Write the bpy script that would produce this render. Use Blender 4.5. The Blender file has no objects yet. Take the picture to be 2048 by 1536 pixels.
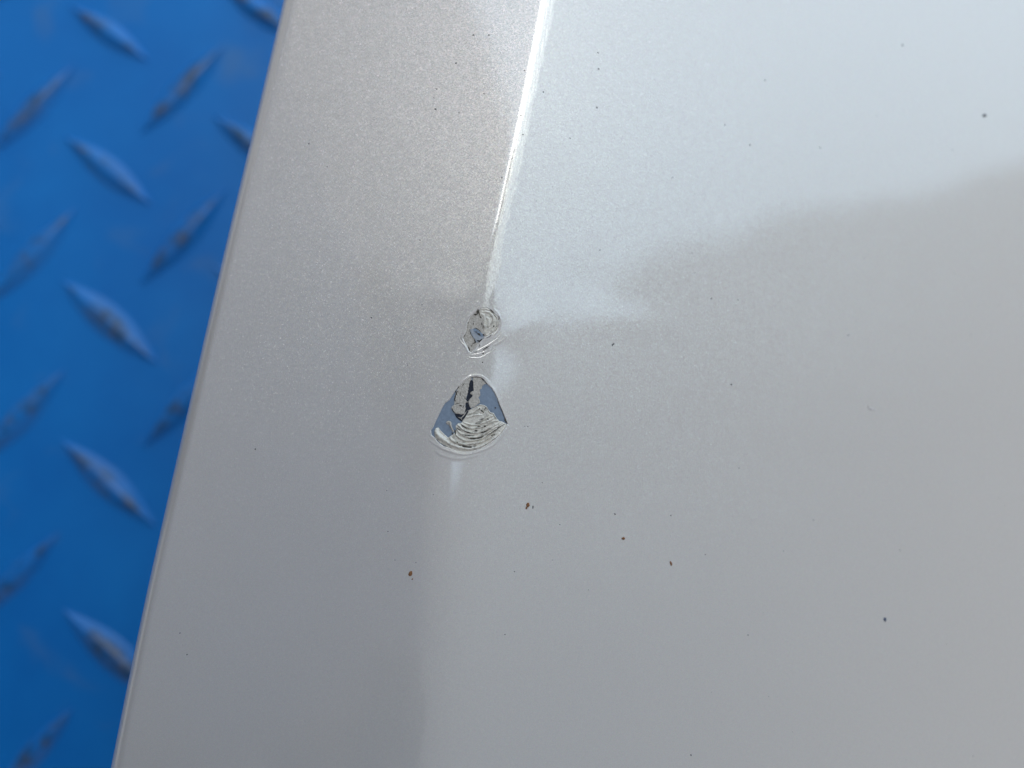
import bpy, math, random
import numpy as np
from mathutils import Vector
rng = np.random.default_rng(7)
random.seed(7)
sc = bpy.context.scene
R = math.radians

# ------------------------------------------------------------------ camera
TILT = 8.0                      # degrees from straight down
DIST = 0.15                     # lens to panel
FPX = 1800.0                    # focal length in pixels of the 2048 px wide photo
cam_d = bpy.data.cameras.new('camera'); cam = bpy.data.objects.new('camera', cam_d)
sc.collection.objects.link(cam); sc.camera = cam
cam_d.sensor_width = 36; cam_d.lens = 36*FPX/2048
cam_d.clip_start = 0.004; cam_d.clip_end = 500
ta = R(TILT)
CAM = np.array([0, -DIST*math.sin(ta), DIST*math.cos(ta)])
cam.location = CAM; cam.rotation_euler = (ta, 0, 0)
cam_d.dof.use_dof = True; cam_d.dof.focus_distance = DIST*1.0
cam_d.dof.aperture_fstop = 5.8

# ------------------------------------------------------------------ sky and sun
SUN_Z, SUN_AZ = R(18), R(18)     # zenith angle; azimuth from +y towards +x
CLOUD = (6.8, 8.6, 10.2); GREY = (1.75, 1.72, 1.72)
w = bpy.data.worlds.new('World'); sc.world = w; w.use_nodes = True
nt = w.node_tree; nt.nodes.clear()
sky = nt.nodes.new('ShaderNodeTexSky'); sky.sky_type = 'NISHITA'; sky.sun_disc = False
sky.sun_elevation = math.pi/2-SUN_Z; sky.sun_rotation = SUN_AZ
sky.air_density = 1.0; sky.dust_density = 1.5; sky.ozone_density = 1.0
bg = nt.nodes.new('ShaderNodeBackground'); bg.inputs[1].default_value = 0.13
wo = nt.nodes.new('ShaderNodeOutputWorld')
# broken thin cloud over the blue: a flat layer of noise high above
tcw = nt.nodes.new('ShaderNodeTexCoord'); sp = nt.nodes.new('ShaderNodeSeparateXYZ'); nt.links.new(tcw.outputs['Generated'], sp.inputs[0])
mz = nt.nodes.new('ShaderNodeMath'); mz.operation = 'MAXIMUM'; mz.inputs[1].default_value = .12; nt.links.new(sp.outputs[2], mz.inputs[0])
dv = nt.nodes.new('ShaderNodeVectorMath'); dv.operation = 'DIVIDE'; cz = nt.nodes.new('ShaderNodeCombineXYZ')
for k in range(3): nt.links.new(mz.outputs[0], cz.inputs[k])
nt.links.new(tcw.outputs['Generated'], dv.inputs[0]); nt.links.new(cz.outputs[0], dv.inputs[1])
cn = nt.nodes.new('ShaderNodeTexNoise'); cn.inputs['Scale'].default_value = 1.7; cn.inputs['Detail'].default_value = 6; cn.inputs['Roughness'].default_value = .55
nt.links.new(dv.outputs[0], cn.inputs['Vector'])
# bright cloud ahead, dull grey behind, the edge shaped for the panel's reflections
s2 = nt.nodes.new('ShaderNodeSeparateXYZ'); nt.links.new(dv.outputs[0], s2.inputs[0])
def mth(op, a, b):
    m = nt.nodes.new('ShaderNodeMath'); m.operation = op
    for i, v in enumerate((a, b)):
        if isinstance(v, (int, float)): m.inputs[i].default_value = v
        else: nt.links.new(v, m.inputs[i])
    return m.outputs[0]
bank = mth('ADD', mth('SUBTRACT', s2.outputs[1], mth('MULTIPLY', mth('MAXIMUM', s2.outputs[0], -.3), .33)), mth('MULTIPLY', mth('SUBTRACT', cn.outputs[0], .5), .22))
bank = mth('SUBTRACT', bank, mth('MULTIPLY', mth('MAXIMUM', mth('MULTIPLY', s2.outputs[0], -1), 0), 3.6))
cr = nt.nodes.new('ShaderNodeMapRange'); cr.interpolation_type = 'SMOOTHSTEP'; cr.inputs[1].default_value = -.108; cr.inputs[2].default_value = -.086
nt.links.new(bank, cr.inputs[0])
cv = nt.nodes.new('ShaderNodeMix'); cv.data_type = 'RGBA'; nt.links.new(cr.outputs[0], cv.inputs[0]); cv.inputs[6].default_value = (*GREY, 1); cv.inputs[7].default_value = (*CLOUD, 1)
cm = nt.nodes.new('ShaderNodeMix'); cm.data_type = 'RGBA'; cm.inputs[0].default_value = .85; nt.links.new(sky.outputs[0], cm.inputs[6]); nt.links.new(cv.outputs[2], cm.inputs[7])
nt.links.new(cm.outputs[2], bg.inputs[0]); nt.links.new(bg.outputs[0], wo.inputs[0])
sd = bpy.data.lights.new('sun', 'SUN'); sd.energy = 0.5; sd.angle = R(19); sd.color = (1, .95, .87)
sun = bpy.data.objects.new('sun', sd); sc.collection.objects.link(sun)
sdir = Vector((math.sin(SUN_Z)*math.sin(SUN_AZ), math.sin(SUN_Z)*math.cos(SUN_AZ), math.cos(SUN_Z)))
sun.rotation_euler = sdir.to_track_quat('Z', 'Y').to_euler()
sc.view_settings.view_transform = 'Standard'; sc.view_settings.look = 'None'
sc.view_settings.exposure = 0.54; sc.view_settings.gamma = 1.0

PERS = (-.11, .20); PROT = R(-70)
# ------------------------------------------------------------------ helpers
def link(o, parent=None):
    sc.collection.objects.link(o)
    if parent: o.parent = parent
    return o
def tag(o, label=None, cat=None, group=None, kind=None):
    for k, v in (('label', label), ('category', cat), ('group', group), ('kind', kind)):
        if v: o[k] = v
    return o
def mesh_obj(name, V, F, mat, parent=None, smooth=True):
    me = bpy.data.meshes.new(name)
    V = np.asarray(V, float)
    if isinstance(F, np.ndarray):
        n = len(F); me.vertices.add(len(V)); me.vertices.foreach_set('co', V.astype(np.float32).ravel())
        me.loops.add(F.size); me.loops.foreach_set('vertex_index', F.astype(np.int32).ravel())
        me.polygons.add(n); me.polygons.foreach_set('loop_start', (np.arange(n)*F.shape[1]).astype(np.int32))
        me.update(calc_edges=True)
    else:
        me.from_pydata(V.tolist(), [], F)
    me.validate()
    me.polygons.foreach_set('use_smooth', [smooth]*len(me.polygons))
    me.materials.append(mat)
    return link(bpy.data.objects.new(name, me), parent)
def ray(px, py):
    a = (np.asarray(px, float)-1024)/FPX; b = -(np.asarray(py, float)-768)/FPX
    d = np.stack([a, b*math.cos(ta)+math.sin(ta), b*math.sin(ta)-math.cos(ta)], -1)
    return d
def unproj(px, py, z=0.0):
    d = ray(px, py); t = (z-CAM[2])/d[..., 2]
    return CAM[0]+t*d[..., 0], CAM[1]+t*d[..., 1]
def curve(pts, n=90):
    """smooth (Catmull-Rom) curve through points"""
    P = np.array(pts, float); P = np.vstack([2*P[0]-P[1], P, 2*P[-1]-P[-2]])
    out = []
    m = len(P)-3; k = max(2, n//m)
    for i in range(m):
        p0, p1, p2, p3 = P[i:i+4]; t = np.linspace(0, 1, k, endpoint=(i == m-1))[:, None]
        out.append(.5*((2*p1)+(-p0+p2)*t+(2*p0-5*p1+4*p2-p3)*t**2+(-p0+3*p1-3*p2+p3)*t**3))
    return np.vstack(out)
def dist_curve(x, y, C):
    """distance and arc parameter from points to a sampled curve"""
    best = np.full(x.shape, 1e9); par = np.zeros(x.shape)
    n = len(C)-1
    for i in range(n):
        a, b = C[i], C[i+1]; ab = b-a; L = max(1e-18, ab@ab)
        t = np.clip(((x-a[0])*ab[0]+(y-a[1])*ab[1])/L, 0, 1)
        d = (x-a[0]-t*ab[0])**2+(y-a[1]-t*ab[1])**2
        mk = d < best; best[mk] = d[mk]; par[mk] = ((i+t)/n)[mk]
    return np.sqrt(best), par
def inside(x, y, C):
    r = np.zeros(x.shape, bool); n = len(C)
    for i in range(n):
        x1, y1 = C[i]; x2, y2 = C[(i+1) % n]
        if y1 == y2: continue
        m = ((y1 > y) != (y2 > y)) & (x < (x2-x1)*(y-y1)/(y2-y1)+x1)
        r ^= m
    return r
def vnoise(x, y, seed=0, octaves=3):
    """cheap smooth value noise, range about -1..1"""
    out = np.zeros(np.shape(x)); amp = 1.0; s = 0
    for o in range(octaves):
        g = np.random.default_rng(seed+o).uniform(-1, 1, (257, 257))
        xi = np.floor(x).astype(int); yi = np.floor(y).astype(int); fx = x-xi; fy = y-yi
        fx = fx*fx*(3-2*fx); fy = fy*fy*(3-2*fy)
        def G(i, j): return g[np.mod(i, 257), np.mod(j, 257)]
        v = (G(xi, yi)*(1-fx)+G(xi+1, yi)*fx)*(1-fy)+(G(xi, yi+1)*(1-fx)+G(xi+1, yi+1)*fx)*fy
        out += amp*v; s += amp; amp *= .5; x = x*2.03+7.1; y = y*2.03+3.3
    return out/s

# ------------------------------------------------------------------ materials
def new_mat(name):
    m = bpy.data.materials.new(name); m.use_nodes = True; m.node_tree.nodes.clear()
    N = m.node_tree.nodes; L = m.node_tree.links
    out = N.new('ShaderNodeOutputMaterial')
    return m, N, L, out
def node(N, t, **kw):
    n = N.new(t)
    for k, v in kw.items():
        if k.startswith('i_'): n.inputs[k[2:].replace('_', ' ')].default_value = v
        else: setattr(n, k, v)
    return n
def ramp(N, L, src, stops):
    r = N.new('ShaderNodeValToRGB'); e = r.color_ramp.elements
    while len(e) < len(stops): e.new(.5)
    for el, (p, c) in zip(e, stops): el.position = p; el.color = (*c, 1) if len(c) == 3 else c
    L.new(src, r.inputs[0]); return r
def mixc(N, L, fac, a, b, mode='MIX'):
    m = N.new('ShaderNodeMix'); m.data_type = 'RGBA'; m.blend_type = mode
    for s, v in ((m.inputs[0], fac), (m.inputs[6], a), (m.inputs[7], b)):
        if hasattr(v, 'links') or hasattr(v, 'is_linked'): L.new(v, s)
        elif isinstance(v, (int, float)): s.default_value = v
        else: s.default_value = (*v, 1)
    return m.outputs[2]
def paint_material(name, base=(.605, .55, .495), flake=.22, coat=1.0, coat_rough=.035, fleck=.30, grime=0.0, rough_bump=0.0, wear_or_glint=False):
    m, N, L, out = new_mat(name)
    tc = node(N, 'ShaderNodeTexCoord')
    obj = tc.outputs['Object']
    # orange peel and slight waviness of the lacquer
    n1 = node(N, 'ShaderNodeTexNoise'); n1.inputs['Scale'].default_value = 900; n1.inputs['Detail'].default_value = 2; L.new(obj, n1.inputs['Vector'])
    b1 = node(N, 'ShaderNodeBump'); b1.inputs['Strength'].default_value = .25; b1.inputs['Distance'].default_value = 2e-5; L.new(n1.outputs[0], b1.inputs['Height'])
    # mottled colour of the pearl coat at grain size
    n2 = node(N, 'ShaderNodeTexNoise'); n2.inputs['Scale'].default_value = 8000; n2.inputs['Detail'].default_value = 1; L.new(obj, n2.inputs['Vector'])
    c1 = ramp(N, L, n2.outputs[0], [(.30, tuple(c*.93 for c in base)), (.70, tuple(min(1, c*1.07) for c in base))])
    n3 = node(N, 'ShaderNodeTexNoise'); n3.inputs['Scale'].default_value = 5200; n3.inputs['Detail'].default_value = 1; L.new(obj, n3.inputs['Vector'])
    if wear_or_glint:                                    # wipe marks and dust film: uneven gloss
        mp = node(N, 'ShaderNodeMapping'); mp.inputs['Scale'].default_value = (1, .28, 1); mp.inputs['Rotation'].default_value = (0, 0, .6); L.new(obj, mp.inputs['Vector'])
        ng = node(N, 'ShaderNodeTexNoise'); ng.inputs['Scale'].default_value = 110; ng.inputs['Detail'].default_value = 6; ng.inputs['Roughness'].default_value = .65; L.new(mp.outputs[0], ng.inputs['Vector'])
        gl = node(N, 'ShaderNodeMapRange'); L.new(ng.outputs[0], gl.inputs[0]); gl.inputs[1].default_value = .35; gl.inputs[2].default_value = .7; gl.inputs[3].default_value = .01; gl.inputs[4].default_value = .06
        film = ramp(N, L, ng.outputs[0], [(.35, (.985, .985, .985)), (.7, (1.0, .995, .985))])
    hue = mixc(N, L, .16, c1.outputs[0], n3.outputs[1], 'SOFT_LIGHT')
    # flakes: every cell a little mirror with its own tilt
    v = node(N, 'ShaderNodeTexVoronoi'); v.inputs['Scale'].default_value = 9500; L.new(obj, v.inputs['Vector'])
    sub = node(N, 'ShaderNodeVectorMath', operation='SUBTRACT'); L.new(v.outputs['Color'], sub.inputs[0]); sub.inputs[1].default_value = (.5, .5, .5)
    scl = node(N, 'ShaderNodeVectorMath', operation='SCALE'); L.new(sub.outputs[0], scl.inputs[0]); 
    sb = node(N, 'ShaderNodeSeparateColor'); L.new(v.outputs['Color'], sb.inputs[0])
    gt = node(N, 'ShaderNodeMath', operation='GREATER_THAN'); L.new(sb.outputs[2], gt.inputs[0]); gt.inputs[1].default_value = .84   # the few flakes that lie askew
    def sw(a_, b_):
        r_ = node(N, 'ShaderNodeMapRange'); L.new(gt.outputs[0], r_.inputs[0]); r_.inputs[3].default_value = a_; r_.inputs[4].default_value = b_; return r_.outputs[0]
    L.new(sw(.15, .50), scl.inputs['Scale'])
    geo = node(N, 'ShaderNodeNewGeometry')
    add = node(N, 'ShaderNodeVectorMath', operation='ADD'); L.new(geo.outputs['Normal'], add.inputs[0]); L.new(scl.outputs[0], add.inputs[1])
    nor = node(N, 'ShaderNodeVectorMath', operation='NORMALIZE'); L.new(add.outputs[0], nor.inputs[0])
    fl = node(N, 'ShaderNodeBsdfPrincipled')
    tint = mixc(N, L, .45, (.80, .79, .77), v.outputs['Color'], 'OVERLAY')
    L.new(tint, fl.inputs['Base Color']); fl.inputs['Metallic'].default_value = 1; L.new(sw(fleck, .32), fl.inputs['Roughness'])
    L.new(nor.outputs[0], fl.inputs['Normal'])
    df = node(N, 'ShaderNodeBsdfPrincipled')
    if grime > 0:
        n4 = node(N, 'ShaderNodeTexNoise'); n4.inputs['Scale'].default_value = 1500; n4.inputs['Detail'].default_value = 5; L.new(obj, n4.inputs['Vector'])
        g = ramp(N, L, n4.outputs[0], [(.50, (0, 0, 0)), (.66, (1, 1, 1))])
        gm = node(N, 'ShaderNodeMath', operation='MULTIPLY'); L.new(g.outputs[0], gm.inputs[0]); gm.inputs[1].default_value = grime
        hue = mixc(N, L, gm.outputs[0], hue, (.12, .105, .08))
    if wear_or_glint:
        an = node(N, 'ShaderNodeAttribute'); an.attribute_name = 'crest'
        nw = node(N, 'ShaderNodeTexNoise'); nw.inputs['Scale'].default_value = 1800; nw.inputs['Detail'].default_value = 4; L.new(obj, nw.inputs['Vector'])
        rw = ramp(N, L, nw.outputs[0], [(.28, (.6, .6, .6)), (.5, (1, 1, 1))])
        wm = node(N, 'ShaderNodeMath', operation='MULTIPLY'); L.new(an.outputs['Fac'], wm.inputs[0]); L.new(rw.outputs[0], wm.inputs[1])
        hue = mixc(N, L, wm.outputs[0], hue, (.84, .79, .70))  # sun highlight of the crease painted into the base colour as cream
    L.new(hue, df.inputs['Base Color']); df.inputs['Roughness'].default_value = .6
    for p in (fl, df):
        p.inputs['Coat Weight'].default_value = coat; p.inputs['Coat Roughness'].default_value = coat_rough; p.inputs['Coat IOR'].default_value = 1.85
        L.new(b1.outputs[0], p.inputs['Coat Normal'])
        if wear_or_glint:
            cw = node(N, 'ShaderNodeMath', operation='MULTIPLY_ADD'); L.new(wm.outputs[0], cw.inputs[0]); cw.inputs[1].default_value = .30; L.new(gl.outputs[0], cw.inputs[2])
            L.new(cw.outputs[0], p.inputs['Coat Roughness'])
    if rough_bump:
        n5 = node(N, 'ShaderNodeTexNoise'); n5.inputs['Scale'].default_value = 2600; n5.inputs['Detail'].default_value = 4; L.new(obj, n5.inputs['Vector'])
        b5 = node(N, 'ShaderNodeBump'); b5.inputs['Strength'].default_value = rough_bump; b5.inputs['Distance'].default_value = 6e-5; L.new(n5.outputs[0], b5.inputs['Height'])
        L.new(b5.outputs[0], df.inputs['Normal'])
    df.inputs['Specular IOR Level'].default_value = .2
    mx = node(N, 'ShaderNodeMixShader'); mx.inputs[0].default_value = flake
    L.new(df.outputs[0], mx.inputs[1]); L.new(fl.outputs[0], mx.inputs[2]); L.new(mx.outputs[0], out.inputs[0])
    return m
def plain(name, col, rough=.6, spec=.4, var=.15, scale=800, bump=.3, bdist=3e-5, coat=0, metal=0, col2=None, lo=.35, hi=.65):
    m, N, L, out = new_mat(name)
    tc = node(N, 'ShaderNodeTexCoord')
    n = node(N, 'ShaderNodeTexNoise'); n.inputs['Scale'].default_value = scale; n.inputs['Detail'].default_value = 4; L.new(tc.outputs['Object'], n.inputs['Vector'])
    a = tuple(c*(1-var) for c in col); b = col2 or tuple(min(1, c*(1+var)) for c in col)
    r = ramp(N, L, n.outputs[0], [(lo, a), (hi, b)])
    p = node(N, 'ShaderNodeBsdfPrincipled'); L.new(r.outputs[0], p.inputs['Base Color'])
    p.inputs['Roughness'].default_value = rough; p.inputs['Specular IOR Level'].default_value = spec
    p.inputs['Coat Weight'].default_value = coat; p.inputs['Metallic'].default_value = metal
    bp = node(N, 'ShaderNodeBump'); bp.inputs['Strength'].default_value = bump; bp.inputs['Distance'].default_value = bdist
    L.new(n.outputs[0], bp.inputs['Height']); L.new(bp.outputs[0], p.inputs['Normal'])
    L.new(p.outputs[0], out.inputs[0]); return m
M_PAINT = paint_material('pearl_paint', wear_or_glint=True)
M_WRINK = paint_material('wrinkled_pearl_paint', base=(.68, .62, .52), flake=.10, coat=.45, coat_rough=.28, grime=.5, rough_bump=.5)
M_PUTTY = plain('chalky_inner_layer', (.48, .43, .37), .9, .15, .14, 3500, .8, 7e-5, col2=(.58, .53, .465))
M_PUTTYD = plain('dirty_inner_layer', (.20, .18, .15), .9, .15, .12, 4200, .8, 6e-5, col2=(.50, .47, .42), lo=.38, hi=.52)
M_PRIMER = plain('blue_grey_primer', (.22, .27, .34), .65, .3, .08, 1500, .3, 2e-5, coat=.08)
M_BARE = plain('dark_plastic_in_crack', (.012, .016, .028), .55, .3, .4, 3000, .4)
M_GRIME = plain('dark_grime', (.07, .062, .05), .9, .1, .5, 5000, .3)
M_DARK = plain('dark_speck', (.10, .10, .105), .9, .1, .3, 3000, .2)
M_BROWN = plain('rust_brown', (.24, .115, .055), .9, .1, .35, 5000, .4)
M_BLUEG = plain('slate_speck', (.08, .10, .16), .8, .1, .3, 4000, .2)
M_RESID = plain('pale_residue', (.58, .54, .53), .8, .2, .1, 3000, .2)

def floor_material(wear_or_glint):
    m, N, L, out = new_mat('blue_deck_paint_worn' if wear_or_glint else 'blue_deck_paint')
    tc = node(N, 'ShaderNodeTexCoord'); geo = node(N, 'ShaderNodeNewGeometry'); oi = node(N, 'ShaderNodeObjectInfo')
    n = node(N, 'ShaderNodeTexNoise'); n.inputs['Scale'].default_value = 28; n.inputs['Detail'].default_value = 6; n.inputs['Roughness'].default_value = .6
    L.new(geo.outputs['Position'], n.inputs['Vector'])
    r = ramp(N, L, n.outputs[0], [(.3, (.001, .14, .46)), (.72, (.004, .185, .54))])
    col = r.outputs[0]
    # faint dusty smears
    n2 = node(N, 'ShaderNodeTexNoise'); n2.inputs['Scale'].default_value = 65; n2.inputs['Detail'].default_value = 5; n2.inputs['Distortion'].default_value = .6
    L.new(geo.outputs['Position'], n2.inputs['Vector'])
    s = ramp(N, L, n2.outputs[0], [(.58, (0, 0, 0)), (.78, (.38, .38, .38))])
    col = mixc(N, L, s.outputs[0], col, (.10, .19, .32))
    p = node(N, 'ShaderNodeBsdfPrincipled')
    if wear_or_glint:
        sep = node(N, 'ShaderNodeSeparateXYZ'); L.new(tc.outputs['Object'], sep.inputs[0])
        ab = node(N, 'ShaderNodeMath', operation='ABSOLUTE'); L.new(sep.outputs[1], ab.inputs[0])
        # distance from the crest of the lug: only the top is scuffed through
        zz = node(N, 'ShaderNodeMapRange'); L.new(sep.outputs[2], zz.inputs[0]); zz.inputs[1].default_value = .0006; zz.inputs[2].default_value = .0015
        n3 = node(N, 'ShaderNodeTexNoise'); n3.inputs['Scale'].default_value = 240; n3.inputs['Detail'].default_value = 5; n3.noise_dimensions = '4D'
        L.new(tc.outputs['Object'], n3.inputs['Vector'])
        mm = node(N, 'ShaderNodeMath', operation='MULTIPLY'); L.new(oi.outputs['Random'], mm.inputs[0]); mm.inputs[1].default_value = 30; L.new(mm.outputs[0], n3.inputs['W'])
        q = ramp(N, L, n3.outputs[0], [(.42, (0, 0, 0)), (.60, (1, 1, 1))])
        mu = node(N, 'ShaderNodeMath', operation='MULTIPLY'); L.new(q.outputs[0], mu.inputs[0]); L.new(zz.outputs[0], mu.inputs[1])
        m2 = node(N, 'ShaderNodeMath', operation='MULTIPLY'); L.new(mu.outputs[0], m2.inputs[0]); m2.inputs[1].default_value = .8
        n4 = node(N, 'ShaderNodeTexNoise'); n4.inputs['Scale'].default_value = 500; L.new(geo.outputs['Position'], n4.inputs['Vector'])
        dirt = ramp(N, L, n4.outputs[0], [(.45, (.015, .05, .10)), (.70, (.11, .10, .095))])
        col = mixc(N, L, m2.outputs[0], col, dirt.outputs[0])
    L.new(col, p.inputs['Base Color']); p.inputs['Roughness'].default_value = .38 if wear_or_glint else .45; p.inputs['Specular IOR Level'].default_value = .4 if wear_or_glint else .22
    p.inputs['Coat Weight'].default_value = .12; p.inputs['Coat Roughness'].default_value = .25
    b = node(N, 'ShaderNodeBump'); b.inputs['Strength'].default_value = .5; b.inputs['Distance'].default_value = 4e-4
    L.new(n2.outputs[0], b.inputs['Height']); L.new(b.outputs[0], p.inputs['Normal'])
    L.new(p.outputs[0], out.inputs[0]); return m
M_FLOOR = floor_material(False); M_LUG = floor_material(True)

# ------------------------------------------------------------------ blue tread plate floor
ZF = -0.075
V = []; F = []
n = 60; S = 1.6
xs = np.linspace(-S, S, n)
for y in xs:
    for x in xs: V.append((x, y, ZF))
idx = np.arange(n*n).reshape(n, n)
F = np.stack([idx[:-1, :-1], idx[:-1, 1:], idx[1:, 1:], idx[1:, :-1]], -1).reshape(-1, 4)
floor = mesh_obj('floor', V, F, M_FLOOR); tag(floor, 'bright blue painted steel tread plate floor, out of focus below the white panel', kind='structure')
def lug_mesh():
    L_, W_, H_ = 1.0, .34, .0021
    # length normalised later by object scale: unit = 15 mm half length
    hl, hw = .0150, .0036
    nu, nv = 40, 18; V = []; 
    for i in range(nu+1):
        u = -1+2*i/nu
        half = hw*(1-abs(u)**1.9)**1.15+.00002
        hh = H_*(1-abs(u)**2.2)**.8
        for j in range(nv+1):
            v = -1+2*j/nv
            prof = math.cos(v*math.pi/2)**1.25
            V.append((u*hl, v*half, hh*prof-.00015))
    a = np.arange((nu+1)*(nv+1)).reshape(nu+1, nv+1)
    F = np.stack([a[:-1, :-1], a[1:, :-1], a[1:, 1:], a[:-1, 1:]], -1).reshape(-1, 4)
    return V, F
lv, lf = lug_mesh()
lug0 = mesh_obj('tread_lug', lv, lf, M_LUG, floor)
lug_pos = []
bs = [((134, 6), (300, 122)), ((122, 266), (306, 411)), ((116, 555), (318, 730)), ((114, 875), (316, 1058)), ((118, 1215), (335, 1410)),
      ((434, -40), (600, 80)), ((420, 225), (604, 366)), ((418, 525), (615, 690))]
fs = [((275, 270), (453, 81)), ((275, 572), (455, 372)), ((280, 898), (465, 700)),
      ((-25, 310), (152, 122)), ((-28, 610), (155, 408)), ((-45, 925), (130, 735)), ((-60, 1245), (118, 1062)), ((-20, 1600), (148, 1412))]
ZL = ZF+.0008
for a, b in bs+fs:
    x1, y1 = unproj(*a, ZL); x2, y2 = unproj(*b, ZL)
    lug_pos.append(((x1+x2)/2, (y1+y2)/2, math.atan2(y2-y1, x2-x1), math.hypot(x2-x1, y2-y1)/.030))
# the pattern carried on, out of the picture, on the same lattice
ox, oy = unproj(214, 338, ZL); hx, hy = unproj(514, 297, ZL); vx, vy = unproj(216, 642, ZL)
H = np.array([hx-ox, hy-oy]); Vv = np.array([vx-ox, vy-oy]); O = np.array([ox, oy])
for i in range(-4, 5):
    for j in range(-3, 7):
        for k in (0, .5):
            p = O+H*(i+k)+Vv*(j+k)
            if min(math.hypot(p[0]-q[0], p[1]-q[1]) for q in lug_pos) < .010: continue
            lug_pos.append((p[0], p[1], R(-38 if k == 0 else 46.5), 1.0))
for i, (x, y, a, s) in enumerate(lug_pos[:200]):
    o = lug0 if i == 0 else lug0.copy()
    if i: link(o, floor)
    o.location = (x, y, ZF); o.rotation_euler = (0, 0, a); o.scale = (s, s*random.uniform(.95, 1.08), 1)

# ------------------------------------------------------------------ white pearl panel
SL, SR = math.tan(R(4)), math.tan(R(11))       # slopes away from the crease, left and right
SY = 0.05                                      # fall towards the viewer
cre = np.array([(1140, -400), (1112, -150), (1091, 0), (1073, 100), (1043, 250), (1010, 400), (980, 520), (962, 620), (945, 760), (920, 900), (911, 1050), (906, 1200), (898, 1400), (890, 1536), (875, 1800), (862, 2000)], float)
cx, cy = unproj(cre[:, 0], cre[:, 1], 0)
o_ = np.argsort(cy); cy, cx = cy[o_], cx[o_]
edg = np.array([(690, -400), (590, 0), (540, 200), (467, 480), (408, 720), (348, 960), (283, 1220), (212, 1536), (110, 2000)], float)
ex, ey = unproj(edg[:, 0], edg[:, 1], -.006)
o_ = np.argsort(ey); ey, ex = ey[o_], ex[o_]
def smooth_line(yy, xx, sig):
    g = np.arange(-.16, .16, .0005); v = np.interp(g, yy, xx)
    v = np.where(g < yy[0], xx[0]+(g-yy[0])*(xx[1]-xx[0])/(yy[1]-yy[0]), v)
    v = np.where(g > yy[-1], xx[-1]+(g-yy[-1])*(xx[-1]-xx[-2])/(yy[-1]-yy[-2]), v)
    n_ = int(4*sig/.0005); k_ = np.exp(-.5*(np.arange(-n_, n_+1)*.0005/sig)**2); k_ /= k_.sum()
    vp = np.pad(v, n_, mode='reflect', reflect_type='odd')
    return g, np.convolve(vp, k_, 'valid')
CG, CV = smooth_line(cy, cx, .006); EG, EV = smooth_line(ey, ex, .010)
def xcr(y): return np.interp(y, CG, CV)
def xed(y): return np.interp(y, EG, EV)
def Wt(y):                                    # softness of the crease along its length
    return np.interp(np.interp(y, PYT[:, 0], PYT[:, 1]), WG, WV)
WG = np.arange(-700, 2200, 5.); WV = np.interp(WG, [-300, 0, 300, 500, 600, 660, 740, 900, 1100, 1500], [.0006, .0004, .0003, .00035, .0009, .0018, .0027, .0030, .0029, .0030])
_k = np.exp(-.5*(np.arange(-24, 25)*5/38.)**2); WV = np.convolve(np.pad(WV, 24, mode='edge'), _k/_k.sum(), 'valid')
py_ = np.linspace(-900, 2500, 80); _, yy_ = unproj(np.full(80, 950.), py_, 0); o_ = np.argsort(yy_)
PYT = np.stack([yy_[o_], py_[o_]], 1)
def zbase(x, y):
    u = x-xcr(y); w_ = Wt(y)
    z = SL*u-(SL+SR)*w_*np.logaddexp(0, u/w_)+SY*y
    z = z+.00010*vnoise(x/.034+20, y/.034+31, 11, 2)
    # shallow dents pressed in round the damage, and proud lips beside them
    for (a, b, r1, r2, h) in DENTS:
        X, Y = unproj(a, b, 0)
        z = z+h*np.exp(-((x-X)/r1)**2-((y-Y)/r2)**2)
    return z
DENTS = [(1042, 648, .0034, .0036, .00011), (1285, 640, .0066, .0034, .00007), (1165, 560, .0040, .0045, -.00006), (885, 590, .0044, .0028, .00008), (975, 700, .006, .006, -.00008)]
def P(px, py):
    """photo pixel -> world xy on the panel's own surface"""
    px = np.asarray(px, float); py = np.asarray(py, float)
    z = np.zeros(px.shape)
    for _ in range(6):
        x, y = unproj(px, py, z); z = zbase(x, y)
    return x, y
def Z2(l): return [(850+a/8.0833, 740+b/8.0833) for a, b in l]     # read off enlarged crops of the photograph
def Z3(l): return [(900+a/11.814, 600+b/11.814) for a, b in l]
def W2(l): return np.stack(P(*np.array(Z2(l)).T), 1)
def W3(l): return np.stack(P(*np.array(Z3(l)).T), 1)
def Wp(l): return np.stack(P(*np.array(l, float).T), 1)
PXM = DIST/FPX                                                     # metres per photo pixel
big = [(740,115),(830,105),(920,125),(965,170),(1010,225),(1080,290),(1130,370),(1170,460),(1205,560),(1250,660),(1290,760),(1335,865),(1290,940),(1230,1030),(1150,1110),(1060,1170),(950,1240),(850,1285),(720,1320),(600,1325),(480,1300),(400,1265),(300,1235),(230,1190),(180,1140),(160,1100),(100,1055),(90,970),(130,915),(160,840),(215,730),(265,620),(320,530),(390,480),(440,400),(490,330),(540,265),(620,190),(690,140)]
small = [(650,210),(690,240),(760,190),(880,185),(980,240),(1060,320),(1130,400),(1160,500),(1140,640),(1080,740),(980,800),(860,870),(770,940),(680,1030),(620,1100),(550,1190),(500,1240),(450,1220),(400,1110),(330,980),(300,900),(350,800),(380,700),(390,600),(420,520),(470,400),(540,340),(600,280)]
BIG = W2(big); SMALL = W3(small)
def ripple(x, y, C, width, h, tap=.25, sharp=1):
    d, t = dist_curve(x, y, C)
    tp = np.clip(np.minimum(t, 1-t)/tap, 0, 1)**.6
    if sharp == 0: return h*tp*np.exp(-(d/(width*.6))**2)
    return h*tp*np.clip(1-(d/width)**2, 0, None)
px = PXM
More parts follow.
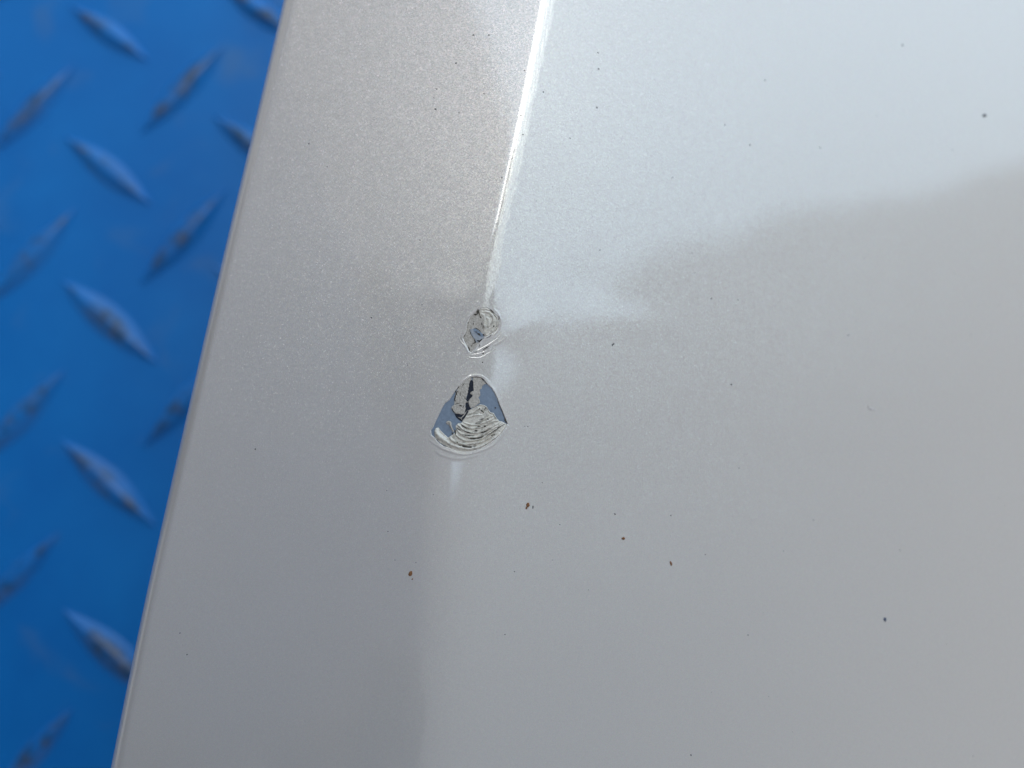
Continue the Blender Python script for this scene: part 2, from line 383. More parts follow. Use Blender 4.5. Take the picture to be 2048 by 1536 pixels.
rip = [(W2([(60,1120),(150,1190),(280,1270),(420,1320),(560,1360),(700,1362),(850,1325),(1000,1270),(1150,1170),(1290,1010),(1350,880)]), 4.0*px, 5.5e-5),
       (W2([(150,1290),(260,1370),(420,1420),(600,1430),(760,1400),(900,1350)]), 5.0*px, 4.0e-5),
       (W2([(500,250),(620,170),(740,95),(860,80),(960,120),(1040,200)]), 3.2*px, 2.5e-5),
       (W3([(1010,180),(1120,300),(1190,420),(1200,560),(1130,720),(1020,840),(880,950)]), 2.21*px, 3.91e-05),
       (W3([(1000,1080),(1120,1030),(1250,940),(1330,830)]), 3.40*px, 3.47e-05),
       (W3([(560,1240),(700,1170),(860,1090),(1000,1000),(1130,900),(1230,760)]), 2.21*px, 3.47e-05),
       (W3([(400,1340),(520,1370),(680,1370),(800,1330),(940,1240),(1100,1130)]), 1.87*px, 3.47e-05),
       (W3([(430,1290),(540,1290),(700,1265),(850,1210),(960,1150)]), 1.70*px, 2.60e-05),
       (W3([(215,860),(250,980),(330,1060),(400,1180),(440,1250)]), 1.70*px, 3.47e-05),
       (W3([(280,800),(330,690),(380,560),(450,400),(530,310),(640,190),(760,130)]), 1.70*px, 2.17e-05),
       (W3([(640,20),(660,90),(620,170)]), 4.25*px, 2.17e-05)]
def crest_glint_mask(x, y):  # extent of the painted highlight beside the crease line
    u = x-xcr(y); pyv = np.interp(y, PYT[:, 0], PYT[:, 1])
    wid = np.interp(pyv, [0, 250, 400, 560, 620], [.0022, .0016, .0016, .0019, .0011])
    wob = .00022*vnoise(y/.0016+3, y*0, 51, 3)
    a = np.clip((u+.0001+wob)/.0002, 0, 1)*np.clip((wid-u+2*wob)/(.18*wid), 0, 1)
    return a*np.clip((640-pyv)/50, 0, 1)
def coat_z(x, y):
    z = zbase(x, y)
    X0, Y0 = P(840, 950); X1, Y1 = P(1060, 590)
    m = (x > X0-.004) & (x < X1+.003) & (y > Y0-.004) & (y < Y1+.003)
    xs_, ys_ = x[m], y[m]; add = np.zeros(xs_.shape)
    for C, wd, h in rip:
        C = curve(C, 40); add = np.maximum(add, ripple(xs_, ys_, C, wd, h, sharp=0))
    for C, dep in ((BIG, .00025), (SMALL, .00016)):
        CC = np.vstack([C, C[:1]]); d, _ = dist_curve(xs_, ys_, CC); ins = inside(xs_, ys_, CC[:-1])
        sdst = np.where(ins, -d, d)
        f = np.clip(-sdst/1.2e-4, 0, 1)
        add = add*(1-f)-dep*f
        add += 1.0e-5*np.exp(-((sdst-1.2e-4)/2.2e-4)**2)
    z[m] += add
    cm = crest_glint_mask(x, y)                       # the crest is finely streaked along its length
    z += cm*(1.5e-5*vnoise(x/3.2e-4, y/8e-4, 41, 2)+1.3e-5*vnoise(x/1.6e-4, y/2.2e-4, 43, 2))
    return z
# columns: fine round the crease and the chips
fx0, fx1 = -.0105, .0085
ucol = np.concatenate([np.linspace(-1, 0, 70)[:-1]*0-0, []])
fine = np.arange(fx0, fx1, 5.5e-5)
right = fx1+np.cumsum(np.concatenate([np.linspace(7e-5, 1.1e-3, 60), np.full(150, 1.1e-3)]))
ncl = 70
lparam = np.linspace(0, 1, ncl)**.75      # 0 at the arc, 1 at the fine zone
RAD = .0032
# rows
_, ytop = P(950, 585); _, ybot = P(950, 955); ytop = float(ytop); ybot = float(ybot)
rows_f = np.arange(ybot, ytop, 5.5e-5)
up = ytop+np.cumsum(np.concatenate([np.linspace(7e-5, 6e-4, 50), np.full(170, 7e-4)]))
dn = ybot-np.cumsum(np.concatenate([np.linspace(7e-5, 6e-4, 50), np.full(170, 7e-4)]))
rows = np.concatenate([dn[::-1], rows_f, up])
crop = (rows > -.13) & (rows < .13); rows = rows[crop]
NR = len(rows)
xc = xcr(rows)[:, None]; xe = xed(rows)[:, None]
aL = math.atan(SL)
# the silhouette touches the arc: start of the arc lies RAD inside the edge
x_arc = xe+RAD*(1-math.sin(aL))*.80
left = x_arc+(xc+fx0-x_arc)*lparam[None, :-1]
X = np.concatenate([left, xc+fine[None, :], xc+right[None, :]], 1)
Y = np.repeat(rows[:, None], X.shape[1], 1)
Z = coat_z(X, Y)
# arc and side wall, left of the first column
na = 16; A = np.linspace(math.pi/2, aL, na+1)[:-1]     # from vertical wall to facet slope
xa0, za0 = X[:, :1], Z[:, :1]
arcx = xa0-RAD*(np.sin(A)-math.sin(aL))[None, :]; arcz = za0-RAD*(math.cos(aL)-np.cos(A))[None, :]
wallz = arcz[:, :1]-np.array([.052, .036, .02, .008, .002])[None, :]
wallx = np.repeat(arcx[:, :1], 5, 1)+np.array([.006, .004, .002, .0006, .0001])[None, :]
X = np.concatenate([wallx, arcx, X], 1); Z = np.concatenate([wallz, arcz, Z], 1); Y = np.repeat(rows[:, None], X.shape[1], 1)
ids = np.arange(X.size).reshape(X.shape)
F = np.stack([ids[:-1, :-1], ids[:-1, 1:], ids[1:, 1:], ids[1:, :-1]], -1).reshape(-1, 4)
panel = bpy.data.objects.new('car_panel', None); link(panel); panel.location = (0, 0, 0)
tag(panel, 'white pearl painted car body panel with a ridge and two paint chips above blue floor', 'car panel')
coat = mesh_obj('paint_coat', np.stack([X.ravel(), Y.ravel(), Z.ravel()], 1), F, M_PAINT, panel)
at = coat.data.attributes.new('crest', 'FLOAT', 'POINT'); at.data.foreach_set('value', crest_glint_mask(X, Y).astype(np.float32).ravel())

# ---- patches that lie in the chips
def patch(name, C, mat, parent, off, ridges=(), edge=1.6e-4, thick=1.5e-4, step=4.8e-5, rough=1.2e-5, jag=0.0, jscale=2.2e-4, base=0.0, rscale=3e-4, label=None, edgelift=0.0):
    x0, y0 = C.min(0)-2e-4; x1, y1 = C.max(0)+2e-4
    gx = np.arange(x0, x1, step); gy = np.arange(y0, y1, step)
    Xg, Yg = np.meshgrid(gx, gy)
    Xj = Xg+jag*vnoise(Xg/jscale, Yg/jscale, 3, 3); Yj = Yg+jag*vnoise(Xg/jscale+50, Yg/jscale, 5, 3)
    ins = inside(Xj, Yj, C); d, _ = dist_curve(Xj, Yj, np.vstack([C, C[:1]]))
    dz = np.zeros(Xg.shape)
    wx = Xg+8e-5*vnoise(Xg/5e-4+9, Yg/5e-4, 61, 3); wy = Yg+1.1e-4*vnoise(Xg/6e-4, Yg/5e-4+4, 63, 3)
    for k_, (cv, wd, h) in enumerate(ridges):
        hh = h*(1+.22*vnoise(Xg/7e-4+k_*5, Yg/7e-4, 65, 2))
        dz = np.maximum(dz, ripple(wx, wy, curve(cv, 48), wd, 1.0, .18)*hh)
    if len(ridges): dz = dz+9e-6*vnoise(Xg/4.5e-4, Yg/1.1e-4, 67, 2)
    f = np.clip(d/edge, 0, 1)
    z = zbase(Xg, Yg)+off-thick*(1-np.sqrt(np.clip(1-(1-f)**2, 0, 1)))+dz*(.35+.65*f)+rough*vnoise(Xg/rscale, Yg/rscale, 17, 3)
    if edgelift: z += edgelift*np.exp(-(d/2.6e-4)**2)*f
    ids = -np.ones(Xg.shape, int); ids[ins] = np.arange(ins.sum())
    q = np.stack([ids[:-1, :-1], ids[:-1, 1:], ids[1:, 1:], ids[1:, :-1]], -1).reshape(-1, 4); q = q[(q >= 0).all(1)]
    o = mesh_obj(name, np.stack([Xg[ins], Yg[ins], z[ins]], 1), q, mat, parent)
    if label: o['label'] = label
    return o
e5 = 1e-5
primer = patch('chip_floor', BIG, M_PRIMER, panel, -17*e5, thick=1e-5, label='smooth blue grey primer bared in the larger chip')
patch('dark_crack', W2([(735,160),(780,165),(800,250),(800,340),(790,400),(770,440),(740,470),(730,560),(750,620),(730,700),(690,750),(650,790),(605,840),(555,815),(500,770),(470,705),(520,700),(600,710),(640,690),(650,600),(655,520),(660,470),(685,400),(690,310),(705,230)]),
      M_BARE, primer, -15*e5, thick=1e-5, jag=3e-5, label='black split in the bared layer')
patch('paint_flake', W2([(745,112),(760,150),(735,175),(712,230),(715,260),(700,310),(698,350),(685,400),(668,450),(665,480),(680,500),(660,530),(650,580),(655,620),(648,665),(625,712),(590,722),(540,712),(480,700),(450,670),(432,640),(424,605),(438,580),(465,560),(470,520),(482,470),(478,430),(490,380),(515,320),(540,268),(590,215),(650,165),(700,125)]),
      M_PUTTYD if False else M_PUTTY, primer, -4*e5, edge=1.5e-4, thick=1.2e-4, rough=3.0e-5, jag=3.0e-5, label='chalky beige flake with dirty left edge')
patch('paint_flake', W2([(770,118),(830,112),(905,125),(930,150),(965,190),(1000,225),(960,232),(925,262),(918,300),(888,325),(897,370),(897,415),(868,440),(888,490),(893,530),(850,560),(800,600),(740,618),(716,590),(705,545),(702,500),(720,465),(760,430),(765,405),(735,390),(728,372),(745,350),(785,332),(778,270),(778,200),(768,165)]),
      M_PUTTY, primer, -7*e5, thick=1.0e-4, rough=1.2e-5, jag=2.0e-5, label='pale beige flake right of the black split')
fan = W2([(640,770),(690,690),(705,650),(760,620),(830,585),(880,553),(950,560),(1000,590),(1030,640),(1060,680),(1115,690),(1150,760),(1200,820),(1250,830),(1300,855),(1325,880),(1290,945),(1230,1035),(1150,1112),(1060,1172),(950,1240),(850,1290),(720,1322),(600,1325),(480,1302),(400,1262),(300,1220),(230,1170),(180,1120),(150,1060),(145,990),(170,935),(215,925),(265,985),(320,1040),(375,1090),(395,1070),(440,1045),(480,1010),(500,960),(490,900),(530,860),(590,850)])
rd = lambda l, w_, h: (W2(l), w_*.78*px, h*1.08)
fan_r = [rd([(165,930),(180,1010),(240,1080),(320,1140),(420,1200),(540,1245),(660,1270),(780,1268),(900,1235),(1020,1175),(1140,1090),(1230,1000),(1320,885)], 5.2, 26*e5),
         rd([(175,950),(200,1040),(260,1100),(330,1145)], 7.5, 27*e5),
         rd([(395,1070),(425,1120),(480,1165),(560,1188),(660,1198),(780,1190),(890,1165),(1010,1115),(1130,1035),(1300,875)], 3.6, 25*e5),
         rd([(480,1005),(540,1080),(630,1130),(750,1145),(880,1118),(1000,1060),(1140,970),(1300,865)], 3.2, 26*e5),
         rd([(500,930),(560,1010),(650,1065),(780,1088),(900,1060),(1010,1005),(1130,930),(1260,850)], 3.2, 24*e5),
         rd([(520,870),(610,955),(720,1005),(840,1015),(960,975),(1080,915),(1220,835)], 3.0, 23*e5),
         rd([(560,860),(660,910),(760,940),(880,925),(1000,890),(1120,825),(1190,810)], 2.8, 21*e5),
         rd([(620,840),(710,875),(800,882),(920,860),(1030,820),(1120,770)], 2.6, 19*e5),
         rd([(700,645),(790,608),(880,562),(960,572),(1015,620),(1055,685),(1110,715),(1170,795),(1250,845)], 2.4, 17*e5),
         rd([(640,780),(720,750),(830,730),(930,720)], 2.6, 14*e5),
         rd([(680,720),(760,690),(840,640),(900,600)], 2.6, 13*e5),
         rd([(900,700),(940,650),(960,600)], 2.4, 12*e5),
         rd([(850,830),(950,800),(1050,760),(1100,730)], 2.2, 15*e5),
         rd([(960,790),(1000,740),(1030,690)], 2.4, 13*e5)]
wr = patch('wrinkled_paint', fan, M_WRINK, primer, -9*e5, fan_r, edge=1.4e-4, thick=1.0e-4, rough=2.2e-5, jag=1.5e-5, label='fan of wrinkled pearl paint pushed into folds')
patch('paint_curl', W2([(335,850),(350,825),(385,815),(425,835),(432,880),(440,920),(462,965),(480,990),(455,1010),(430,985),(405,930),(385,890),(350,878)]), M_PUTTY, primer, -6*e5,
      [rd([(350,840),(400,850),(420,920),(460,985)], 3.2, 14*e5)], thick=1e-4, rough=1.5e-5, label='small curled strip of beige paint')
# grime: thin tapered streaks that follow the surface
def ribbon_geom(C, w0, lift, z_fn):
    C = curve(C, 26); n_ = len(C); T = np.gradient(C, axis=0); T /= np.linalg.norm(T, axis=1)[:, None]+1e-12
    Nn = np.stack([-T[:, 1], T[:, 0]], 1); t = np.linspace(0, 1, n_)
    wv = w0*(np.sin(np.pi*np.clip(t, .02, .98))**.5)*(1+.45*vnoise(t*9+C[0, 0]*1e5, t*0+1, 9, 2))
    A_ = C+Nn*wv[:, None]/2; B_ = C-Nn*wv[:, None]/2
    V_ = np.concatenate([np.c_[A_, z_fn(A_)+lift], np.c_[C, z_fn(C)+lift*1.15], np.c_[B_, z_fn(B_)+lift]])
    F_ = [(i, i+1, n_+i+1, n_+i) for i in range(n_-1)]+[(n_+i, n_+i+1, 2*n_+i+1, 2*n_+i) for i in range(n_-1)]
    return V_, F_
def ribbons(name, items, mat, parent, lift, zf):
    VV = []; FF = []; k = 0
    for C, w0 in items:
        v_, f_ = ribbon_geom(C, w0, lift, zf); VV.append(v_); FF += [tuple(i+k for i in q) for q in f_]; k += len(v_)
    o = mesh_obj(name, np.vstack(VV), FF, mat, parent); o['kind'] = 'stuff'; return o
def ridged(Cset, off):
    cs = [(curve(c, 48), w_, h) for c, w_, h in Cset]
    def f(A_):
        dz = np.zeros(len(A_))
        for c, w_, h in cs: dz = np.maximum(dz, ripple(A_[:, 0], A_[:, 1], c, w_, h, .18))
        return zbase(A_[:, 0], A_[:, 1])+off+dz
    return f
z_flat = lambda off: (lambda A_: zbase(A_[:, 0], A_[:, 1])+off)
ribbons('putty_shreds', [(W2(c), w_*px) for c, w_ in [([(560,790),(610,750),(650,700),(670,660)], 1.6), ([(600,835),(640,790),(690,740)], 2.2), ([(655,520),(690,515),(705,520)], 1.4), ([(530,760),(580,775),(600,810)], 1.2), ([(690,650),(715,690),(700,740)], 1.8), ([(660,600),(640,660),(630,720)], 1.5)]], M_PUTTY, primer, 5e-5, z_flat(-14*e5))
# small chip
spot = patch('chip_floor', W3([(650,205),(672,215),(690,290),(705,370),(750,420),(768,500),(772,600),(782,700),(830,840),(770,920),(700,1000),(630,1090),(550,1180),(500,1235),(450,1220),(400,1110),(330,975),(305,900),(350,800),(380,700),(390,600),(420,520),(470,400),(540,340),(600,280)]),
             M_PUTTY, panel, -9*e5, thick=4e-5, rough=2.4e-5, rscale=6e-4, label='beige layer bared in the smaller chip')
r3 = lambda l, w_, h: (W3(l), w_*px, h)
patch('primer_patch', W3([(470,690),(530,672),(600,662),(660,690),(730,755),(790,800),(828,840),(780,920),(700,1000),(640,1010),(600,990),(590,930),(540,890),(510,830),(480,760)]), plain('pale_primer', (.36, .38, .41), .7, .3, .1, 2500, .3, 3e-5), spot, -6.5*e5, thick=2e-5, rough=1.5e-5)
patch('primer_patch', W3([(535,680),(600,668),(660,700),(730,760),(790,815),(800,860),(760,870),(700,860),(650,830),(600,790),(560,740)]), M_PRIMER, spot, -5.5*e5, thick=2e-5, rough=3e-5, label='dark blue grey bit of primer')
patch('wrinkled_paint', W3([(665,215),(700,205),(760,185),(880,185),(980,240),(1060,320),(1130,400),(1162,500),(1140,640),(1080,740),(980,800),(900,850),(845,865),(820,790),(785,700),(775,600),(772,500),(752,420),(708,370),(692,300)]), M_WRINK, spot, -8*e5,
      [r3([(690,240),(760,210),(880,215),(980,265),(1070,350),(1125,450),(1120,580),(1060,690),(960,780),(850,840)], 2.2, 13*e5),
       r3([(740,290),(850,270),(940,310),(1010,380),(1030,480),(1000,600),(930,690),(840,770)], 3.2, 13*e5),
       r3([(730,320),(800,380),(820,480),(810,600),(830,700)], 2.8, 10*e5), r3([(850,400),(910,470),(920,560),(880,640)], 3.0, 9*e5)],
      thick=6e-5, rough=2e-5, label='blistered lip of paint beside the smaller chip')
ribbons('grime_streaks', [(W2(c), w_*1.35*px) for c, w_ in [
    ([(585,890),(630,920),(685,950)], 1.6), ([(510,930),(545,960),(590,975)], 1.5), ([(600,1040),(700,1060),(800,1055)], 1.6), ([(690,1105),(760,1112),(850,1108),(950,1075)], 1.8),
    ([(800,985),(850,985)], 2.6), ([(900,1015),(960,1000),(1040,965)], 1.6), ([(950,912),(985,908)], 2.4), ([(840,915),(900,912)], 1.6), ([(800,862),(850,860),(920,856)], 1.3), ([(1000,1060),(1100,1000),(1200,925),(1290,872)], 1.6),
    ([(540,1215),(640,1235),(740,1245),(830,1222)], 2.2), ([(1060,1070),(1110,1050),(1140,1035)], 2.2), ([(480,960),(490,1000),(500,1040)], 2.0), ([(430,1010),(455,1035)], 1.8), ([(900,640),(930,670),(955,690)], 2.2), ([(870,650),(885,610)], 1.4), ([(960,640),(990,600)], 1.2),
    ([(1000,790),(1040,800)], 1.6), ([(890,805),(960,785)], 1.2), ([(640,990),(700,1010),(780,1020)], 1.1), ([(500,1160),(540,1180)], 1.5)]], M_GRIME, primer, 1.5*e5, ridged(fan_r, -7.5*e5))
ribbons('grime_streaks', [(W2(c), w_*1.3*px) for c, w_ in [
    ([(490,330),(510,380),(485,430)], 2.0), ([(500,420),(480,470),(495,510)], 1.6), ([(530,300),(545,260)], 1.5), ([(520,360),(535,340)], 1.5), ([(550,570),(600,580)], 1.0), ([(480,560),(520,540),(560,548)], 1.0), ([(640,420),(655,480)], .9),
    ([(575,360),(570,420)], .8), ([(440,620),(455,660),(490,700)], 1.2), ([(560,560),(590,590)], 1.2), ([(610,610),(640,560)], .8), ([(600,260),(640,210)], .8)]], M_GRIME, primer, 1e-5, z_flat(-1.5*e5))
ribbons('grime_streaks', [(W2(c), w_*px) for c, w_ in [
    ([(750,125),(830,110),(910,125)], .9), ([(910,130),(940,160),(960,165)], 2.4), ([(960,190),(1005,225)], 1.0), ([(1170,460),(1205,560),(1250,660),(1290,760),(1330,865)], 1.5), ([(1290,780),(1315,850)], 2.4), ([(1125,612),(1150,612)], 2.8)]], M_GRIME, primer, 2e-5, z_flat(-2.0*e5))
ribbons('grime_streaks', [(W3(c), w_*px) for c, w_ in [
    ([(460,690),(478,760),(520,850),(580,930)], 1.1), ([(570,920),(590,970),(600,1000),(535,1030)], 2.2), ([(655,215),(675,270),(700,370)], 2.0), ([(560,330),(600,345),(650,330)], 3.0), ([(640,240),(655,330)], 3.0), ([(700,380),(745,430)], 1.8), ([(745,530),(760,600)], 1.6), ([(775,600),(780,700)], .8),
    ([(540,550),(565,575)], 1.8), ([(415,535),(435,545)], 2.2), ([(560,500),(575,512)], 1.2), ([(370,790),(320,890)], 1.0), ([(430,1100),(455,1150),(455,1200)], 1.8), ([(640,950),(700,970),(760,915)], 3.0), ([(780,800),(815,850)], 2.6), ([(560,672),(610,665),(680,705),(740,765)], 1.2),
    ([(640,780),(690,810),(720,840)], 3.0), ([(600,740),(640,770)], 1.6), ([(490,1120),(540,1030)], .8)]], M_GRIME, spot, 3*e5, z_flat(-4.5*e5))
ribbons('grime_streaks', [(W3(c), w_*px) for c, w_ in [
    ([(930,215),(990,265),(1060,325)], 1.8), ([(1148,370),(1160,430),(1155,480)], 1.2), ([(1020,640),(1050,600)], 2.2), ([(780,1180),(860,1130),(930,1080)], 1.9), ([(765,1265),(800,1268)], 2.2), ([(575,1235),(640,1225)], 1.0), ([(680,1105),(705,1080),(700,1050)], 1.6), ([(255,870),(268,940)], 1.0), ([(850,900),(930,870),(980,810)], .9), ([(760,1470),(780,1475)], 2.0), ([(1100,620),(1115,630)], 1.6)]],
    M_GRIME, spot, 6*e5, z_flat(3.5*e5))

# ------------------------------------------------------------------ unseen figure, added to shape the reflections in the lacquer
def skin_obj(name, verts, edges, mat, parent, sub=2, root=0):
    me = bpy.data.meshes.new(name); me.from_pydata([v[:3] for v in verts], edges, []); me.materials.append(mat)
    o = link(bpy.data.objects.new(name, me), parent)
    sk = o.modifiers.new('skin', 'SKIN'); sk.use_smooth_shade = True
    for i, v in enumerate(verts):
        r_ = v[3] if isinstance(v[3], tuple) else (v[3], v[3])
        me.skin_vertices[0].data[i].radius = r_; me.skin_vertices[0].data[i].use_root = (i == root)
    ss = o.modifiers.new('subdivision', 'SUBSURF'); ss.levels = sub; ss.render_levels = sub
    return o
M_SKIN = plain('skin', (.50, .30, .22), .55, .4, .08, 60, .2, 1e-4)
M_JACKET = plain('pale_jacket', (.62, .51, .47), .9, .1, .3, 120, .5, 5e-4)
M_TROUS = plain('denim', (.05, .07, .12), .9, .1, .3, 300, .5, 5e-4)
M_HAIR = plain('brown_hair', (.04, .025, .015), .6, .3, .4, 300, .8, 1e-3)
M_CAPM = plain('cap_cloth', (.03, .035, .05), .9, .1, .2, 200, .5, 3e-4)
def unseen_person(ox_, oy_):
    root = bpy.data.objects.new('unseen_person', None); link(root); root.location = (ox_, oy_, ZF); root.rotation_euler = (0, 0, PROT)
    tag(root, 'unseen figure in pale pinkish jacket and dark cap, added beside the panel for its reflection', 'unseen_person')
    # crouching: feet on the deck, trunk leaning forward over the panel, forearms on the knees
    J = dict(pel=(.17, -.56, .34, (.14, .13)), belly=(.17, -.40, .44, (.14, .11)), chest=(.17, -.21, .53, (.17, .115)), neckb=(.17, -.07, .575, .07), neck=(.17, -.035, .59, .052),
             jaw=(.17, .0, .585, (.062, .06)), head=(.17, .04, .615, (.078, .085)), crown=(.17, .055, .68, (.06, .065)))
    vs = [J[k] for k in ('pel', 'belly', 'chest', 'neckb', 'neck', 'jaw', 'head', 'crown')]; es = [(i, i+1) for i in range(7)]
    def chain(start, pts):
        a = start
        for p_ in pts: vs.append(p_); es.append((a, len(vs)-1)); a = len(vs)-1
        return a
    hL = chain(2, [(-.03, -.18, .56, .064), (-.25, -.10, .45, .05), (-.28, -.07, .43, .044), (-.295, .06, .40, .034), (-.295, .16, .385, .026), (-.293, .175, .385, (.036, .018)), (-.285, .215, .38, (.04, .017))])
    hR = chain(2, [(.37, -.18, .56, .064), (.50, -.24, .43, .05), (.50, -.22, .415, .044), (.46, -.18, .41, .034), (.41, -.15, .405, .026), (.40, -.143, .405, (.036, .018)), (.37, -.12, .40, (.04, .017))])
    kL = chain(0, [(.04, -.50, .33, .09), (-.04, -.27, .34, .068), (-.04, -.26, .30, .058), (-.02, -.42, .16, .052), (-.01, -.52, .05, .038), (-.015, -.46, .03, (.042, .03)), (-.025, -.36, .025, (.045, .022))])
    kR = chain(0, [(.30, -.50, .33, .09), (.38, -.27, .34, .068), (.38, -.26, .30, .058), (.36, -.42, .16, .052), (.35, -.52, .05, .038), (.355, -.46, .03, (.042, .03)), (.365, -.36, .025, (.045, .022))])
    for h_, base_, dirv in ((hL, vs[hL], (.2, 1)), (hR, vs[hR], (-.8, .6))):
        dx_, dy_ = dirv; m_ = math.hypot(dx_, dy_); dx_ /= m_; dy_ /= m_; nx_, ny_ = -dy_, dx_
        for q, ln in zip((-.027, -.009, .009, .027), (.062, .074, .078, .068)):
            bx_, by_, bz_ = base_[0]+nx_*q, base_[1]+ny_*q, base_[2]
            chain(h_, [(bx_+dx_*.014, by_+dy_*.014, bz_, .009), (bx_+dx_*ln*.55, by_+dy_*ln*.55, bz_-.006, .0085), (bx_+dx_*ln*.85, by_+dy_*ln*.85, bz_-.022, .0078), (bx_+dx_*ln, by_+dy_*ln, bz_-.036, .007)])
        chain(h_, [(base_[0]-dx_*.02+nx_*.045, base_[1]-dy_*.02+ny_*.045, base_[2]-.008, .0105), (base_[0]+dx_*.008+nx_*.062, base_[1]+dy_*.008+ny_*.062, base_[2]-.018, .009)])
    skin_obj('body', vs, es, M_SKIN, root)
    a = [(x_, y_, z_, (r_[0]*1.1, r_[1]*1.1) if isinstance(r_, tuple) else r_*1.22) for x_, y_, z_, r_ in vs]
    jk = [(.17, -.51, .38, .165), (.17, -.40, .44, .165), (.17, -.21, .53, (.185, .14)), (.17, -.085, .57, .085)]; je = [(0, 1), (1, 2), (2, 3)]
    for st in (8, 15):
        p_ = 2
        for k in range(5): jk.append(a[st+k]); je.append((p_, len(jk)-1)); p_ = len(jk)-1
    skin_obj('jacket', jk, je, M_JACKET, root)
    tr = [(.17, -.56, .33, .13)]; te = []
    for st in (22, 29):
        p_ = 0
        for k in range(5): tr.append(a[st+k]); te.append((p_, len(tr)-1)); p_ = len(tr)-1
    skin_obj('trousers', tr, te, M_TROUS, root)
    for st in (27, 34):
        skin_obj('shoe', [(vs[st-1][0], vs[st-1][1], .045, .05), (vs[st][0], vs[st][1], .036, (.05, .036)), (vs[st+1][0], vs[st+1][1], .03, (.052, .03))], [(0, 1), (1, 2)], M_JACKET, root)
    # cap on the crown, peak forward; nose, ears, eyes
    f = Vector((-.12, .80, -.55)).normalized(); up_ = Vector((-.08, .54, .8)); up_ = (up_-f*up_.dot(f)).normalized(); sd_ = f.cross(up_).normalized(); hc = Vector((.17, .045, .635))
    V_ = []; F_ = []; nu_, nv_ = 24, 8
    for j in range(nv_+1):
        for i in range(nu_):
            th = 2*math.pi*i/nu_; ph = math.pi/2*j/nv_
            V_.append(tuple(hc+.006*up_+(f*math.cos(th)*.104+sd_*math.sin(th)*.09)*math.cos(ph)+up_*math.sin(ph)*.10))
    F_ = [(j*nu_+i, j*nu_+(i+1) % nu_, (j+1)*nu_+(i+1) % nu_, (j+1)*nu_+i) for j in range(nv_) for i in range(nu_)]
    b0 = len(V_)
    for j in range(5):
        for i in range(13):
            th = -1.05+2.1*i/12; r_ = .095+.018*j*math.cos(th*.9)
            V_.append(tuple(hc+f*math.cos(th)*r_*1.08+sd_*math.sin(th)*r_*.93+up_*(.008-.002*j)))
    F_ += [(b0+j*13+i, b0+j*13+i+1, b0+(j+1)*13+i+1, b0+(j+1)*13+i) for j in range(4) for i in range(12)]
    cp = mesh_obj('cap', V_, F_, M_CAPM, root); so = cp.modifiers.new('thickness', 'SOLIDIFY'); so.thickness = .003
    def small(name, c, rx, ry, rz, mat):
        V2 = []; F2 = []; n_ = 12; m_ = 8
        for j in range(m_+1):
            for i in range(n_):
                th = 2*math.pi*i/n_; ph = -math.pi/2+math.pi*j/m_
                V2.append(tuple(c+f*math.cos(th)*math.cos(ph)*rx+sd_*math.sin(th)*math.cos(ph)*ry+up_*math.sin(ph)*rz))
        F2 = [(j*n_+i, j*n_+(i+1) % n_, (j+1)*n_+(i+1) % n_, (j+1)*n_+i) for j in range(m_) for i in range(n_)]
        return mesh_obj(name, V2, F2, mat, root)
    small('nose', hc+f*.088-up_*.028, .02, .013, .022, M_SKIN)
    for s_ in (-1, 1):
        small('eye', hc+f*.076-up_*.008+sd_*.031*s_, .012, .014, .009, M_RESID)
        small('ear', hc-up_*.02+sd_*.082*s_, .018, .008, .03, M_SKIN)
    small('mouth', hc+f*.078-up_*.062, .008, .024, .006, M_BROWN)
    small('hair', hc-f*.03-up_*.012, .074, .083, .05, M_HAIR)
    return root
unseen_person(PERS[0], PERS[1])

# ------------------------------------------------------------------ specks lying on the paint
def blob(cxp, cyp, wp_, hp_, rot=0, seed=0):
    x, y = P(cxp, cyp); r_ = np.random.default_rng(seed)
    n_ = 10; V_ = []
    for k, (s, zz) in enumerate(((1, 0.0), (.75, .35), (.35, .5))):
        for i in range(n_):
            a = 2*math.pi*i/n_; q = s*(1+.22*r_.uniform(-1, 1))
            lx, ly = q*math.cos(a)*wp_*.42*px, q*math.sin(a)*hp_*.42*px
            c_, s_ = math.cos(rot), math.sin(rot)
            X_, Y_ = float(x)+lx*c_-ly*s_, float(y)+lx*s_+ly*c_
            V_.append((X_, Y_, float(zbase(np.array(X_), np.array(Y_)))+zz*min(wp_, hp_)*px*.5+2e-6))
    F_ = [(k*n_+i, k*n_+(i+1) % n_, (k+1)*n_+(i+1) % n_, (k+1)*n_+i) for k in range(2) for i in range(n_)]+[tuple(2*n_+i for i in range(n_))]
    return V_, F_
def speck(name, label, cat, parts, mat, group=None):
    VV = []; FF = []
    for k, p_ in enumerate(parts):
        v_, f_ = blob(*p_, seed=int(p_[0])+k); b = len(VV); VV += v_; FF += [tuple(i+b for i in q) for q in f_]
    c0 = np.mean(np.array(VV), 0); o = mesh_obj(name, np.array(VV)-c0, FF, mat); o.location = c0; tag(o, label, cat, group); return o
G = 'rust specks lying on the white paint'
speck('rust_speck', 'largest rust brown speck on the white paint, a tiny black sliver to its right', 'speck', [(1056, 1010, 8, 12, -.3), (1053, 1016, 5, 6)], M_BROWN, G)
speck('rust_speck', 'rust brown speck left of the soft ridge, a smaller dot touching its lower end', 'speck', [(821, 1147, 8, 13, -.4), (825, 1158, 4, 4)], M_BROWN, G)
speck('rust_speck', 'round olive brown speck on the right facet, between the two other brown ones', 'speck', [(1247, 1077, 9, 7, .3)], M_BROWN, G)
speck('rust_speck', 'narrow upright brown speck, farthest right of the rust specks', 'speck', [(1342, 1127, 5, 12, .3)], M_BROWN, G)
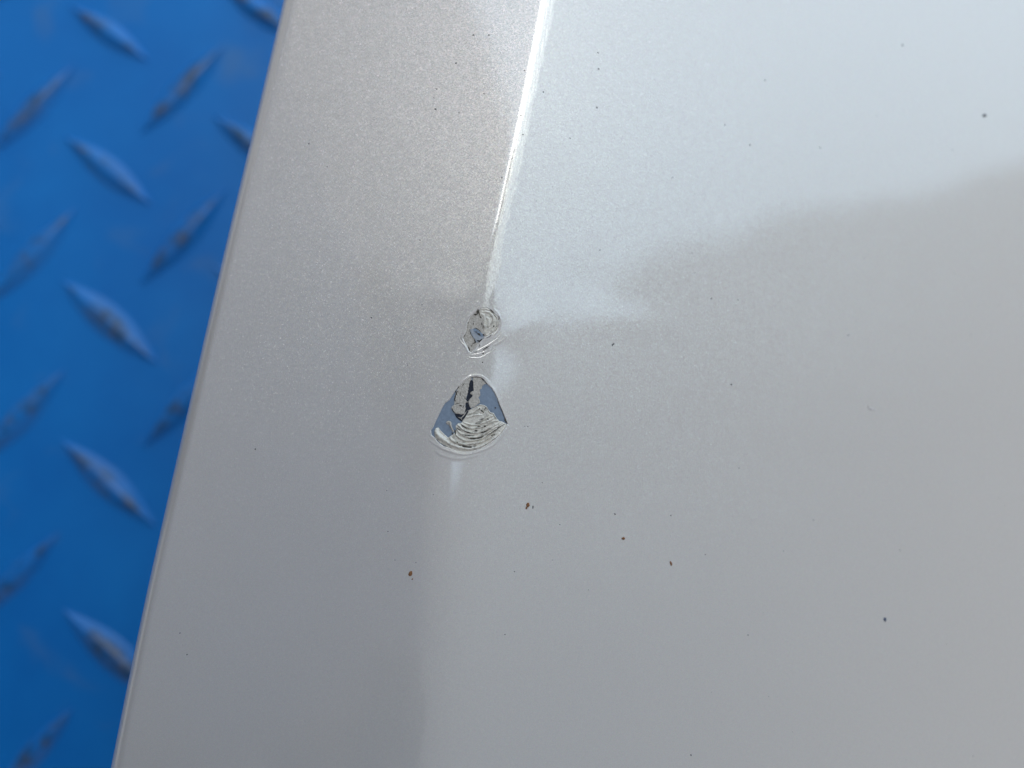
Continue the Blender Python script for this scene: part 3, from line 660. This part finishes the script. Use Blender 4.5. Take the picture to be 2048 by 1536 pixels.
speck('dark_sliver', 'tiny black sliver just right of the largest rust brown speck', 'speck', [(1066, 1014, 3, 8, -.1)], M_DARK)
speck('dirt_speck', 'blurred grey brown dirt speck on the bluish upper right of the panel', 'speck', [(1969, 231, 12, 10, .4)], M_DARK)
speck('slate_speck', 'slate blue speck on the grey lower right of the panel', 'speck', [(1770, 1239, 8, 11, .1)], M_BLUEG)
speck('dark_dash', 'slanted dark dash on the paint to the right of the smaller chip', 'speck', [(1226, 689, 4, 11, -.7)], M_DARK)
speck('pale_residue', 'pale pinkish dab of residue on the right part of the panel', 'residue', [(1742, 818, 15, 6, 0), (1737, 813, 5, 7, 0), (1750, 820, 5, 4, 0)], M_RESID)
dots = [(743,635,5),(1230,1028,5),(1342,1031,4.5),(1120,1049,4),(1697,670,5),(1463,769,5.5),(1423,597,5),(1476,600,5),(1050,853,3.5),(1056,853,3.5),(1177,1180,3),(1105,1120,3),(1029,1143,4.5),(511,898,5),(1010,1269,4.5),(1496,1270,5),(1627,1040,4),(1567,1102,4),(1411,1109,4),(1478,936,3.5),(1382,1510,7),(360,1266,4.5),(374,1309,5),
        (873,178,6),(871,218,7),(868,196,4),(1087,184,6),(1049,141,5),(1042,231,5),(1046,269,5),(1004,355,6),(1020,337,4),(1024,316,5),(947,70,6),(978,70,6),(918,225,5),(968,187,5),(1194,215,6),(1196,105,5),(1197,138,6),(1140,276,4),(912,126,6),(618,287,6),(655,333,5),(774,981,4),(776,1063,3.5),(790,1120,4),(832,1125,4),(867,989,3.5),(1200,500,5),(840,480,5),(844,609,4),(830,690,3),(965,725,4),(1085,965,4),(984,700,3),(1800,1100,4),(1905,300,4),(1500,290,5),(1450,250,5),(1640,295,5),(1805,90,7),(1345,355,4),(1073,402,3),(1530,160,5),(1390,545,3),(1260,660,3)]
for _ in range(30): dots.append((random.uniform(560, 2040), random.uniform(10, 1530), random.uniform(1.6, 3.0)))
VV = []; FF = []
for k, (a, b, s) in enumerate(dots):
    if a < 250+(1536-b)*.26: continue
    v_, f_ = blob(a, b, s*random.uniform(.5, .75), s*random.uniform(.6, .85), random.uniform(0, 3), seed=k); q0 = len(VV); VV += v_; FF += [tuple(i+q0 for i in q) for q in f_]
dd = mesh_obj('dust_specks', VV, FF, M_DARK); tag(dd, 'scatter of tiny dark dust specks over the white painted panel', 'dust', kind='stuff')
